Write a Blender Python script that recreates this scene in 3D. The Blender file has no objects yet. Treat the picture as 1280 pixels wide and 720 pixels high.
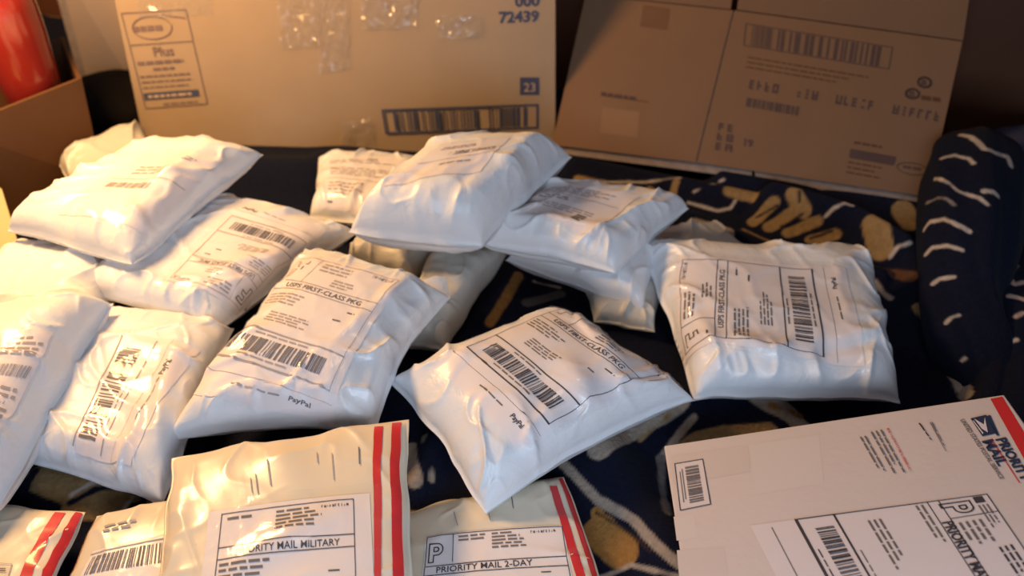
import bpy, math, random
import numpy as np
from mathutils import Vector

# ------------------------------------------------------------------ camera
W, H, F = 1280, 720, 1100.0
PITCH = math.radians(42)
CAM = np.array([0.0, 0.0, 0.80])
FWD = np.array([0, math.cos(PITCH), -math.sin(PITCH)])
UP = np.array([0, math.sin(PITCH), math.cos(PITCH)])
RT = np.array([1.0, 0, 0])
scene = bpy.context.scene
cd = bpy.data.cameras.new('camera'); cam = bpy.data.objects.new('camera', cd)
scene.collection.objects.link(cam); scene.camera = cam
cam.location = CAM; cam.rotation_euler = (math.pi / 2 - PITCH, 0, 0)
cd.sensor_width = 36; cd.lens = 36 * F / W; cd.clip_start = 0.02
cd.dof.use_dof = True; cd.dof.focus_distance = 0.86; cd.dof.aperture_fstop = 3.6

# ------------------------------------------------------------------ light
wd = bpy.data.worlds.new('world'); scene.world = wd; wd.use_nodes = True
bg = wd.node_tree.nodes['Background']
bg.inputs[0].default_value = (0.55, 0.62, 0.8, 1); bg.inputs[1].default_value = 0.10

def lamp(name, kind, loc, energy, color, **kw):
    l = bpy.data.lights.new(name, kind); l.energy = energy; l.color = color
    for k, v in kw.items(): setattr(l, k, v)
    o = bpy.data.objects.new(name, l); scene.collection.objects.link(o); o.location = loc
    return o
def aim(o, tgt):
    o.rotation_euler = (Vector(tgt) - o.location).to_track_quat('-Z', 'Y').to_euler()
lamp('bedside_lamp_light', 'POINT', (-0.70, 0.97, 0.64), 36.0, (1.0, 0.57, 0.23), shadow_soft_size=0.10)
win = lamp('window_daylight', 'AREA', (0.10, -0.22, 0.50), 6.0, (0.66, 0.81, 1.0), shape='RECTANGLE', size=0.7, size_y=0.4)
aim(win, (0.05, 0.9, 0.05))
warm_fill = lamp('overhead_warm_fill', 'AREA', (0.1, 0.8, 2.3), 3.5, (1.0, 0.76, 0.60), shape='DISK', size=0.5)  # added warm fill from overhead, not a lamp known in the room
aim(warm_fill, (0.1, 0.9, 0))

scene.view_settings.view_transform = 'Standard'; scene.view_settings.look = 'None'
scene.view_settings.exposure = 0.0; scene.view_settings.gamma = 1; scene.view_settings.use_curve_mapping = False

# ------------------------------------------------------------------ helpers: rays, noise
def ray(px, py):
    return RT * ((px - W / 2) / F) + UP * (-(py - H / 2) / F) + FWD
def P(px, py, z):
    d = ray(px, py); return CAM + d * ((z - CAM[2]) / d[2])
def PPL(px, py, a, b, c):
    n = np.cross(b - a, c - a); d = ray(px, py); return CAM + d * (((a - CAM) @ n) / (d @ n))
def PY(px, py, y):
    d = ray(px, py); return CAM + d * ((y - CAM[1]) / d[1])
def project(p):
    q = p - CAM; w = q @ FWD
    return W / 2 + F * (q @ RT) / w, H / 2 - F * (q @ UP) / w, w

def _hash(ix, iy, seed):
    h = (ix.astype(np.int64) * 374761393 + iy.astype(np.int64) * 668265263 + seed * 1442695041) & 0x7fffffff
    h = ((h ^ (h >> 13)) * 1274126177) & 0x7fffffff
    return ((h ^ (h >> 16)) & 0xffff) / 65535.0
def noise(x, y, seed=0):
    x = np.asarray(x, float); y = np.asarray(y, float)
    ix = np.floor(x); iy = np.floor(y); fx = x - ix; fy = y - iy
    fx = fx * fx * fx * (fx * (fx * 6 - 15) + 10); fy = fy * fy * fy * (fy * (fy * 6 - 15) + 10)
    a = _hash(ix, iy, seed); b = _hash(ix + 1, iy, seed); c = _hash(ix, iy + 1, seed); d = _hash(ix + 1, iy + 1, seed)
    return (a + (b - a) * fx) * (1 - fy) + (c + (d - c) * fx) * fy      # 0..1
def ridged(x, y, seed=0):
    n = noise(x, y, seed); return 1 - np.abs(2 * n - 1)                 # sharp crests

# ------------------------------------------------------------------ helpers: materials
def mat(name, color, rough=0.5, spec=0.5, coat=0.0, coat_rough=0.1, noise_amt=0.0, noise_scale=20, bump=0.0,
        bump_scale=60, metal=0.0, sheen=0.0, attr=None, wave=None, detail=4, distortion=0.0):
    m = bpy.data.materials.new(name); m.use_nodes = True
    nt = m.node_tree; b = nt.nodes['Principled BSDF']
    b.inputs['Base Color'].default_value = (*color, 1); b.inputs['Roughness'].default_value = rough
    b.inputs['Specular IOR Level'].default_value = spec; b.inputs['Metallic'].default_value = metal
    b.inputs['Coat Weight'].default_value = coat; b.inputs['Coat Roughness'].default_value = coat_rough
    b.inputs['Sheen Weight'].default_value = sheen
    tc = nt.nodes.new('ShaderNodeTexCoord')
    if attr:
        a = nt.nodes.new('ShaderNodeAttribute'); a.attribute_name = attr; csrc = a.outputs['Color']
    else:
        csrc = None
    if noise_amt or attr:
        n = nt.nodes.new('ShaderNodeTexNoise'); n.inputs['Scale'].default_value = noise_scale; n.inputs['Detail'].default_value = 5
        nt.links.new(tc.outputs['Object'], n.inputs['Vector'])
        mp = nt.nodes.new('ShaderNodeMapRange'); mp.inputs[3].default_value = 1 - noise_amt; mp.inputs[4].default_value = 1 + noise_amt
        nt.links.new(n.outputs['Fac'], mp.inputs[0])
        mx = nt.nodes.new('ShaderNodeVectorMath'); mx.operation = 'SCALE'
        if csrc: nt.links.new(csrc, mx.inputs[0])
        else: mx.inputs[0].default_value = color
        nt.links.new(mp.outputs[0], mx.inputs['Scale']); nt.links.new(mx.outputs[0], b.inputs['Base Color'])
    hsrc = None
    if bump:
        n = nt.nodes.new('ShaderNodeTexNoise'); n.inputs['Scale'].default_value = bump_scale
        n.inputs['Detail'].default_value = detail; n.inputs['Distortion'].default_value = distortion
        nt.links.new(tc.outputs['Object'], n.inputs['Vector']); hsrc = n.outputs['Fac']
        bp = nt.nodes.new('ShaderNodeBump'); bp.inputs['Strength'].default_value = bump; bp.inputs['Distance'].default_value = 0.004
        if wave:
            w = nt.nodes.new('ShaderNodeTexWave'); w.inputs['Scale'].default_value = wave; w.inputs['Distortion'].default_value = 0.4
            nt.links.new(tc.outputs['Object'], w.inputs['Vector'])
            ad = nt.nodes.new('ShaderNodeMath'); ad.operation = 'ADD'
            nt.links.new(hsrc, ad.inputs[0]); nt.links.new(w.outputs['Fac'], ad.inputs[1]); hsrc = ad.outputs[0]
        nt.links.new(hsrc, bp.inputs['Height']); nt.links.new(bp.outputs[0], b.inputs['Normal'])
        if coat: nt.links.new(bp.outputs[0], b.inputs['Coat Normal'])
    return m

def film(name, rough, fac, bump, scale, tint=(1, 1, 1), haze=.03):
    m = bpy.data.materials.new(name); m.use_nodes = True; nt = m.node_tree
    for n in list(nt.nodes): nt.nodes.remove(n)
    out = nt.nodes.new('ShaderNodeOutputMaterial'); t = nt.nodes.new('ShaderNodeBsdfTransparent'); t.inputs[0].default_value = (*tint, 1)
    g = nt.nodes.new('ShaderNodeBsdfGlossy'); g.inputs['Roughness'].default_value = rough
    fr = nt.nodes.new('ShaderNodeLayerWeight'); fr.inputs['Blend'].default_value = .5; pw = nt.nodes.new('ShaderNodeMath'); pw.operation = 'POWER'; pw.inputs[1].default_value = 4; ad = nt.nodes.new('ShaderNodeMath'); ad.operation = 'MULTIPLY_ADD'; ad.inputs[1].default_value = .9; ad.inputs[2].default_value = .05
    mu = nt.nodes.new('ShaderNodeMath'); mu.operation = 'MULTIPLY'; mu.inputs[1].default_value = fac
    mx = nt.nodes.new('ShaderNodeMixShader'); df = nt.nodes.new('ShaderNodeBsdfDiffuse'); df.inputs[0].default_value = (.8, .8, .8, 1); mh = nt.nodes.new('ShaderNodeMixShader'); mh.inputs[0].default_value = haze; tc = nt.nodes.new('ShaderNodeTexCoord')
    n = nt.nodes.new('ShaderNodeTexNoise'); n.inputs['Scale'].default_value = scale; n.inputs['Detail'].default_value = 3; n.inputs['Distortion'].default_value = 1.0
    b = nt.nodes.new('ShaderNodeBump'); b.inputs['Strength'].default_value = bump; b.inputs['Distance'].default_value = 0.01
    L = nt.links.new
    L(tc.outputs['Object'], n.inputs['Vector']); L(n.outputs['Fac'], b.inputs['Height'])
    L(b.outputs[0], g.inputs['Normal'])
    L(fr.outputs['Facing'], pw.inputs[0]); L(pw.outputs[0], ad.inputs[0]); L(ad.outputs[0], mu.inputs[0]); L(mu.outputs[0], mx.inputs[0]); L(t.outputs[0], mx.inputs[1]); L(g.outputs[0], mx.inputs[2])
    L(mx.outputs[0], mh.inputs[1]); L(df.outputs[0], mh.inputs[2]); L(mh.outputs[0], out.inputs[0]); return m

M = dict(
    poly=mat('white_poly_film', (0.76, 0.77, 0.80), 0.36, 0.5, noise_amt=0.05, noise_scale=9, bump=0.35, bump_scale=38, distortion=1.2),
    greyshadepoly=mat('shaded_grey_poly_film', (0.52, 0.50, 0.46), 0.42, 0.5, noise_amt=0.06, noise_scale=9, bump=0.35, bump_scale=38, distortion=1.2),  # shade on the covered mailers is put into this grey
    paper=mat('label_paper', (0.80, 0.75, 0.77), 0.5, 0.4, coat=0.2, coat_rough=0.15, noise_amt=0.03, bump=0.2, bump_scale=30, distortion=1.0),
    plainpaper=mat('plain_label_paper', (0.70, 0.65, 0.69), 0.6, 0.3, noise_amt=0.03, bump=0.05, bump_scale=30),
    envelope=mat('lamp_tinted_envelope_film', (0.77, 0.69, 0.55), 0.30, 0.5, coat=0.25, coat_rough=0.14, noise_amt=0.03, noise_scale=6, bump=0.16, bump_scale=16, distortion=0.8),  # white film; cream cast of the warm lamp put into its colour
    whiteboard=mat('white_fibreboard', (0.65, 0.58, 0.58), 0.6, 0.3, noise_amt=0.05, noise_scale=10, bump=0.08, bump_scale=120),
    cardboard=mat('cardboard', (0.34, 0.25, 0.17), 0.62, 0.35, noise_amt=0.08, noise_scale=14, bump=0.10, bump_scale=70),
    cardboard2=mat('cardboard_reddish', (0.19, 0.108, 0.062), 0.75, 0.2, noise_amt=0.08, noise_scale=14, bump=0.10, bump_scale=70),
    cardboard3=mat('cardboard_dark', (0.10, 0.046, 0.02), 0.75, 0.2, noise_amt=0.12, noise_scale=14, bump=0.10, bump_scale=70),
    palecard=mat('pale_cardboard', (0.42, 0.32, 0.25), 0.75, 0.2, noise_amt=0.08, noise_scale=14, bump=0.10, bump_scale=70),
    edge=mat('corrugated_edge', (0.27, 0.22, 0.20), 0.85, 0.1, noise_amt=0.3, noise_scale=90, bump=0.4, bump_scale=200),
    ink=mat('black_ink', (0.06, 0.055, 0.07), 0.6, 0.2, noise_amt=0.2),
    softink=mat('worn_black_ink', (0.17, 0.155, 0.165), 0.6, 0.2, noise_amt=0.25),
    faintink=mat('faded_ink', (0.40, 0.36, 0.37), 0.6, 0.2, noise_amt=0.25),
    blueink=mat('navy_box_ink', (0.055, 0.065, 0.125), 0.65, 0.2, noise_amt=0.3),
    blueinkfaint=mat('worn_navy_box_ink', (0.17, 0.12, 0.12), 0.65, 0.2, noise_amt=0.3),
    brownink=mat('dark_box_ink', (0.085, 0.05, 0.045), 0.65, 0.2, noise_amt=0.3),
    redink=mat('red_ink', (0.62, 0.035, 0.04), 0.4, 0.4, noise_amt=0.08, coat=0.3, coat_rough=0.12),
    navyink=mat('navy_ink', (0.03, 0.045, 0.10), 0.5, 0.3, noise_amt=0.1),
    blanket=mat('plush_blanket', (0.02, 0.02, 0.05), 0.95, 0.05, noise_amt=0.35, noise_scale=160, bump=0.5, bump_scale=260, sheen=0.03, attr='pattern', detail=8),
    wall=mat('dark_wall', (0.075, 0.032, 0.018), 0.8, 0.2, noise_amt=0.2, noise_scale=3, bump=0.1),
    wood=mat('dark_wood', (0.12, 0.045, 0.022), 0.5, 0.3, noise_amt=0.25, noise_scale=6, bump=0.1, bump_scale=30),
    floor=mat('dark_floor', (0.05, 0.035, 0.03), 0.8, 0.2, noise_amt=0.2, noise_scale=5, bump=0.1),
    sheet=mat('mattress_ticking', (0.35, 0.33, 0.32), 0.9, 0.1, noise_amt=0.1, noise_scale=30, bump=0.2),
    glaze=mat('red_glaze', (0.30, 0.022, 0.014), 0.18, 0.5, coat=0.6, coat_rough=0.06, noise_amt=0.15, noise_scale=12, bump=0.05),
    black=mat('black_fabric', (0.010, 0.008, 0.008), 0.9, 0.1, noise_amt=0.3, noise_scale=30, bump=0.4),
    bluecloth=mat('dull_blue_cloth', (0.05, 0.055, 0.11), 0.95, 0.05, noise_amt=0.1, noise_scale=30, bump=0.3),
    tape=film('clear_packing_tape', 0.10, 0.6, 0.25, 20),
    boxtape=film('clear_box_tape', 0.09, 1.6, 0.9, 34, haze=.05),
)

# ------------------------------------------------------------------ helpers: objects
def mesh_obj(name, verts, faces, m, parent=None, origin=(0, 0, 0), smooth=True):
    me = bpy.data.meshes.new(name)
    v = np.asarray(verts, float) - np.asarray(origin)
    me.from_pydata(v.tolist(), [], faces if isinstance(faces, list) else faces.tolist()); me.update()
    if smooth: me.polygons.foreach_set('use_smooth', [True] * len(me.polygons))
    me.materials.append(m)
    o = bpy.data.objects.new(name, me); scene.collection.objects.link(o)
    if parent: o.parent = parent
    else: o.location = origin
    return o
def tag(o, label=None, cat=None, group=None, kind=None):
    if label: o['label'] = label
    if cat: o['category'] = cat
    if group: o['group'] = group
    if kind: o['kind'] = kind
    return o
def root(name, loc, label, cat, group=None):
    o = bpy.data.objects.new(name, None); scene.collection.objects.link(o); o.location = tuple(float(c) for c in loc)
    o.empty_display_size = 0.03
    return tag(o, label, cat, group)
def org(r): return np.array(r.location)

def grid_faces(n, m, off=0, flip=False):
    i, j = np.meshgrid(np.arange(n - 1), np.arange(m - 1), indexing='ij')
    a = (i * m + j).ravel() + off
    f = np.stack([a, a + m, a + m + 1, a + 1], 1)
    return f[:, ::-1] if flip else f

def slab(c4, t, nrm=None):
    """closed box from 4 corners (ordered) and a thickness vector"""
    c = [np.asarray(p, float) for p in c4]
    v = c + [p - np.asarray(t, float) for p in c]
    f = [[0, 1, 2, 3], [7, 6, 5, 4], [0, 4, 5, 1], [1, 5, 6, 2], [2, 6, 7, 3], [3, 7, 4, 0]]
    return v, f

# ------------------------------------------------------------------ surfaces
def arclen(f):
    """re-parametrise a bag skin by length along its middle lines, as paper laid on it would be"""
    t = np.linspace(0, 1, 161); tabs = []
    for ax in (0, 1):
        acc = 0
        for m in (.3, .5, .7):
            q = f(t, np.full(161, m)) if ax == 0 else f(np.full(161, m), t)
            q = (q[:-2] + q[1:-1] + q[2:]) / 3; q = np.concatenate([f(t[:1], t[:1] * 0 + m) if ax == 0 else f(t[:1] * 0 + m, t[:1]), q, f(t[-1:], t[-1:] * 0 + m) if ax == 0 else f(t[-1:] * 0 + m, t[-1:])])
            c = np.concatenate([[0], np.cumsum(np.linalg.norm(np.diff(q, axis=0), axis=1))]); acc = acc + c / c[-1] / 3
        tabs.append(acc)
    return lambda u, v: f(np.interp(u, tabs[0], t), np.interp(v, tabs[1], t))
class Surf:
    """a parametrised outer skin; f(u, v) -> points"""
    def __init__(s, f, lo=0.0, hi=1.0, n=240, flat=False):
        s.f = f; s.flat = flat; s.sign = 1.0
        u, v = np.meshgrid(np.linspace(lo, hi, n), np.linspace(lo, hi, n), indexing='ij')
        s.u, s.v = u.ravel(), v.ravel(); s.p = f(s.u, s.v)
        nn = s.normal(s.u, s.v)
        if (nn * (CAM - s.p)).sum(1).mean() < 0: s.sign = -1.0; nn = -nn
        s.x, s.y, s.w = project(s.p); s.front = (nn * (CAM - s.p)).sum(1) > 0
    def normal(s, u, v):
        e = 2e-3
        a = s.f(u + e, v) - s.f(u - e, v); b = s.f(u, v + e) - s.f(u, v - e)
        n = np.cross(a, b); return n / (np.linalg.norm(n, axis=1, keepdims=True) + 1e-12) * s.sign
    def find(s, px, py):
        d = (s.x - px) ** 2 + (s.y - py) ** 2 + np.where(s.front, 0, 400.0)
        k = int(np.argmin(d)); u, v = s.u[k], s.v[k]
        if s.flat:
            for _ in range(6):
                q = s.f(np.array([u, u + 1e-3, u]), np.array([v, v, v + 1e-3])); X, Y, _w = project(q)
                J = np.array([[X[1] - X[0], X[2] - X[0]], [Y[1] - Y[0], Y[2] - Y[0]]]) / 1e-3
                du = np.linalg.solve(J, [px - X[0], py - Y[0]]); u += du[0]; v += du[1]
        return u, v
    def at(s, u, v, off):
        u = np.asarray(u, float); v = np.asarray(v, float)
        return s.f(u, v) + s.normal(u, v) * off

def quad_surf(c):
    A, B, C, D = [np.asarray(p, float) for p in c]
    def f(u, v):
        u = np.asarray(u, float)[:, None]; v = np.asarray(v, float)[:, None]
        return A * (1 - u) * (1 - v) + B * u * (1 - v) + C * u * v + D * (1 - u) * v
    return Surf(f, -0.5, 1.6, 160, flat=True)

# ------------------------------------------------------------------ print on surfaces
_txt = {}
def text_geo(s, bold=0.0):
    k = (s, bold)
    if k not in _txt:
        cu = bpy.data.curves.new('glyphs', 'FONT'); cu.body = s; cu.size = 1; cu.resolution_u = 2; cu.offset = bold
        ob = bpy.data.objects.new('glyphs', cu); scene.collection.objects.link(ob)
        dg = bpy.context.evaluated_depsgraph_get(); me = bpy.data.meshes.new_from_object(ob.evaluated_get(dg))
        v = np.array([x.co[:2] for x in me.vertices]).reshape(-1, 2); f = [list(p.vertices) for p in me.polygons]
        bpy.data.objects.remove(ob); bpy.data.curves.remove(cu); bpy.data.meshes.remove(me)
        _txt[k] = (v, f)
    return _txt[k]

class Label:
    """a paper label (or a print area) on a surface, drawn in its own upright frame: x right 0..1, y down 0..1.
    corners are given in the label's own order: top-left, top-right, bottom-right, bottom-left"""
    def __init__(s, surf, px, uv=None):
        s.surf = surf; s.c = np.array(uv if uv is not None else [surf.find(*p) for p in px])
        q = s.map(np.array([0, 1, 1, 0.]), np.array([0, 0, 1, 1.]), 0)
        s.w = (np.linalg.norm(q[1] - q[0]) + np.linalg.norm(q[2] - q[3])) / 2
        s.h = (np.linalg.norm(q[3] - q[0]) + np.linalg.norm(q[2] - q[1])) / 2
        s.b = {}
    def uv(s, x, y):
        x = np.asarray(x, float)[:, None]; y = np.asarray(y, float)[:, None]; c = s.c
        return c[0] * (1 - x) * (1 - y) + c[1] * x * (1 - y) + c[2] * x * y + c[3] * (1 - x) * y
    def map(s, x, y, off):
        q = s.uv(x, y); return s.surf.at(q[:, 0], q[:, 1], off)
    def add(s, key, v2, f):
        b = s.b.setdefault(key, [[], []]); o = sum(len(a) for a in b[0])
        b[0].append(np.asarray(v2, float)); b[1] += [[i + o for i in q] for q in f]
    def rect(s, key, x0, y0, x1, y1):
        st = 0.004 if not s.surf.flat else 0.5
        n = max(2, int(abs(x1 - x0) * s.w / st) + 2); m = max(2, int(abs(y1 - y0) * s.h / st) + 2)
        X, Y = np.meshgrid(np.linspace(x0, x1, n), np.linspace(y0, y1, m), indexing='ij')
        s.add(key, np.stack([X.ravel(), Y.ravel()], 1), grid_faces(n, m).tolist())
    def frame(s, key, x0, y0, x1, y1, t=0.0009):
        tx, ty = t / s.w, t / s.h
        s.rect(key, x0, y0, x1, y0 + ty); s.rect(key, x0, y1 - ty, x1, y1)
        s.rect(key, x0, y0 + ty, x0 + tx, y1 - ty); s.rect(key, x1 - tx, y0 + ty, x1, y1 - ty)
    def hline(s, key, x0, x1, y, t=0.0009): s.rect(key, x0, y, x1, y + t / s.h)
    def vline(s, key, x, y0, y1, t=0.0009): s.rect(key, x, y0, x + t / s.w, y1)
    def barcode(s, key, x0, y0, x1, y1, seed=1, n=34, vertical=False):
        r = random.Random(seed); ws = [r.choice([1, 1, 2, 3]) for _ in range(n * 2)]; T = sum(ws); c = 0
        for i, w in enumerate(ws):
            if i % 2 == 0:
                a, b = c / T, (c + w) / T
                if vertical: s.rect(key, x0, y0 + (y1 - y0) * a, x1, y0 + (y1 - y0) * b)
                else: s.rect(key, x0 + (x1 - x0) * a, y0, x0 + (x1 - x0) * b, y1)
            c += w
    def text(s, key, t, x, y, h, bold=0.0, w=None, align='l', rot=0):
        """baseline start x, y (label units); h = cap height in metres; w = forced width in metres"""
        v, f = text_geo(t, bold)
        if len(v) == 0: return
        v = v * (h / 0.70); wid = v[:, 0].max()
        if w: v = v * np.array([w / wid, 1]); wid = w
        if align == 'c': v = v - np.array([wid / 2, 0])
        if align == 'r': v = v - np.array([wid, 0])
        if rot: c_, s_ = math.cos(rot), math.sin(rot); v = np.stack([v[:, 0] * c_ - v[:, 1] * s_, v[:, 0] * s_ + v[:, 1] * c_], 1)
        s.add(key, np.stack([x + v[:, 0] / s.w, y - v[:, 1] / s.h], 1), f)
    def scrib(s, key, x0, y0, x1, y1, n, seed=0, fill=0.45):
        """rows of print too small to read, as word-length dashes"""
        r = random.Random(seed)
        for i in range(n):
            ya = y0 + (y1 - y0) * (i + 0.2) / n; yb = ya + (y1 - y0) * fill / n; x = x0; end = x1 - (x1 - x0) * r.uniform(0, 0.35)
            while x < end:
                wl = r.uniform(0.006, 0.014) / s.w; s.rect(key, x, ya, min(x + wl, end), yb); x += wl + 0.0022 / s.w
    def glyphs(s, key, x0, y0, x1, y1, n, seed=0, gaps=()):
        """bold lettering too blurred to read: n strokes-built marks in a row"""
        r = random.Random(seed); cw = (x1 - x0) / n; th = (y1 - y0) * .24; tv = cw * .2
        for i in range(n):
            if i in gaps: continue
            a = x0 + i * cw; b = a + cw * .72
            if r.random() < .8: s.rect(key, a, y0, a + tv, y1)
            if r.random() < .4: s.rect(key, b - tv, y0, b, y1)
            for yy in (y0, (y0 + y1 - th) / 2, y1 - th):
                if r.random() < .6: s.rect(key, a + tv, yy, b - tv, yy + th)
    def poly(s, key, pts): s.add(key, pts, [list(range(len(pts)))])
    def sheet(s, name, parent, m, off=0.0007, x=(0, 1), y=(0, 1), jag=0.0, lift=None):
        n, k = (max(3, int(s.w * (x[1] - x[0]) / 0.003)), max(3, int(s.h * (y[1] - y[0]) / 0.003))) if not s.surf.flat else (3, 3)
        X, Y = np.meshgrid(np.linspace(x[0], x[1], n), np.linspace(y[0], y[1], k), indexing='ij')
        V = s.map(X.ravel(), Y.ravel(), off)
        return mesh_obj(name, V, s.facing(V, X, Y, n, k), m, parent, org(parent_root(parent)))
    def facing(s, V, X, Y, n, k):
        f = grid_faces(n, k); i = (n // 2) * k + k // 2 - (1 if k > 2 else 0)
        q = s.uv(X.ravel()[i:i + 1], Y.ravel()[i:i + 1]); nn = s.surf.normal(q[:, 0], q[:, 1])[0]
        g = f[(n // 2 - (1 if n % 2 == 0 else 0)) * (k - 1) + max(0, k // 2 - 1)]
        c = np.cross(V[g[1]] - V[g[0]], V[g[2]] - V[g[0]])
        return f if c @ nn > 0 else f[:, ::-1]
    def flush(s, parent, names, off=0.0012):
        """names: key -> (part name, material)"""
        out = {}
        for k, (vs, fs) in s.b.items():
            nm, m = names[k]; v = np.concatenate(vs)
            out[k] = mesh_obj(nm, s.map(v[:, 0], v[:, 1], off), fs, m, parent, org(parent_root(parent)), smooth=False)
            if len(fs) > 6: out[k]['kind'] = 'stuff'
        return out
def parent_root(o):
    while o.parent: o = o.parent
    return o

INK = {'bar': ('barcode', M['ink']), 'txt': ('lettering', M['ink']), 'lin': ('ruled_line', M['ink']), 'sml': ('fine_print', M['softink']),
       'red': ('red_lettering', M['redink']), 'logo': ('emblem', M['ink'])}
INK_SOFT = {'bar': ('barcode', M['softink']), 'txt': ('lettering', M['softink']), 'lin': ('ruled_line', M['faintink']), 'sml': ('fine_print', M['faintink']),
            'red': ('red_lettering', M['redink']), 'logo': ('emblem', M['softink'])}
INK_FAINT = {'bar': ('barcode', M['faintink']), 'txt': ('lettering', M['faintink']), 'lin': ('ruled_line', M['faintink']), 'sml': ('fine_print', M['faintink']),
             'red': ('red_lettering', M['redink']), 'logo': ('emblem', M['faintink'])}

def outlined(L, ch, x, y, h, t=0.0012):
    """hollow letters P and F drawn as outline strokes; x, y top-left in label units, h metres"""
    wl = h * 0.62
    if ch == 'F': pts = [(0, 0), (1, 0), (1, .2), (.36, .2), (.36, .42), (.85, .42), (.85, .6), (.36, .6), (.36, 1), (0, 1)]
    else:
        arc = lambda cx, cy, rx, ry, a0, a1, n=9: [(cx + rx * math.cos(math.radians(a0 + (a1 - a0) * i / n)), cy + ry * math.sin(math.radians(a0 + (a1 - a0) * i / n))) for i in range(n + 1)]
        pts = [(0, 0), (.6, 0)] + arc(.6, .31, .4, .31, -90, 90) + [(.34, .62), (.34, 1), (0, 1)]
        inner = [(.34, .2), (.55, .2)] + arc(.55, .31, .14, .11, -90, 90) + [(.34, .42)]
        stroke(L, [(x + a * wl / L.w, y + b * h / L.h) for a, b in inner], t)
    stroke(L, [(x + a * wl / L.w, y + b * h / L.h) for a, b in pts], t)
def stroke(L, pts, t, closed=True, key='txt'):
    n = len(pts)
    for i in range(n if closed else n - 1):
        a = np.array(pts[i]) * (L.w, L.h); b = np.array(pts[(i + 1) % n]) * (L.w, L.h); d = b - a; l = np.linalg.norm(d)
        if l < 1e-6: continue
        d /= l; k = np.array([-d[1], d[0]]) * t / 2; a = a - d * t / 2; b = b + d * t / 2
        L.add(key, np.array([a - k, b - k, b + k, a + k]) / (L.w, L.h), [[0, 1, 2, 3]])

def first_class(L, seed, datablock=False):
    """half-sheet postage label: letter box, rule, service line, addresses, rule, barcode, rule, footer"""
    L.frame('lin', .05, .03, .95, .80, .0007)
    L.hline('lin', .05, .95, .235); L.hline('lin', .05, .95, .295)
    L.vline('lin', .27, .03, .235, .0007)
    outlined(L, 'F', .085, .065, .026 * min(1.0, L.h / .2))
    L.text('txt', 'USPS FIRST-CLASS PKG', .5, .283, .0060, .012, w=L.w * .66, align='c')
    L.scrib('sml', .32, .05, .62, .13, 3, seed); L.scrib('sml', .50, .155, .70, .22, 3, seed + 1)
    L.glyphs('txt', .74, 0.0430, 0.9200, .065, 10, 3)
    L.scrib('sml', .08, .33, .42, .42, 4, seed + 2); L.scrib('txt', .78, .34, .88, .36, 1, seed + 3); L.scrib('txt', .72, .41, .80, .43, 1, seed + 7)
    L.scrib('sml', .26, .47, .62, .545, 4, seed + 4)
    L.hline('lin', .05, .95, .60, .0016); L.scrib('sml', .3, .617, .72, .637, 1, seed + 9)
    L.barcode('bar', .14, .65, .86, .745, seed, 36)
    L.scrib('sml', .3, .755, .72, .775, 1, seed + 5)
    L.hline('lin', .05, .95, .79, .0014)
    L.hline('lin', .02, .98, .865, .0004)
    L.scrib('sml', .40, .905, .72, .925, 1, seed + 6); L.text('txt', 'PayPal', .74, .925, .0052, .02)

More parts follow.
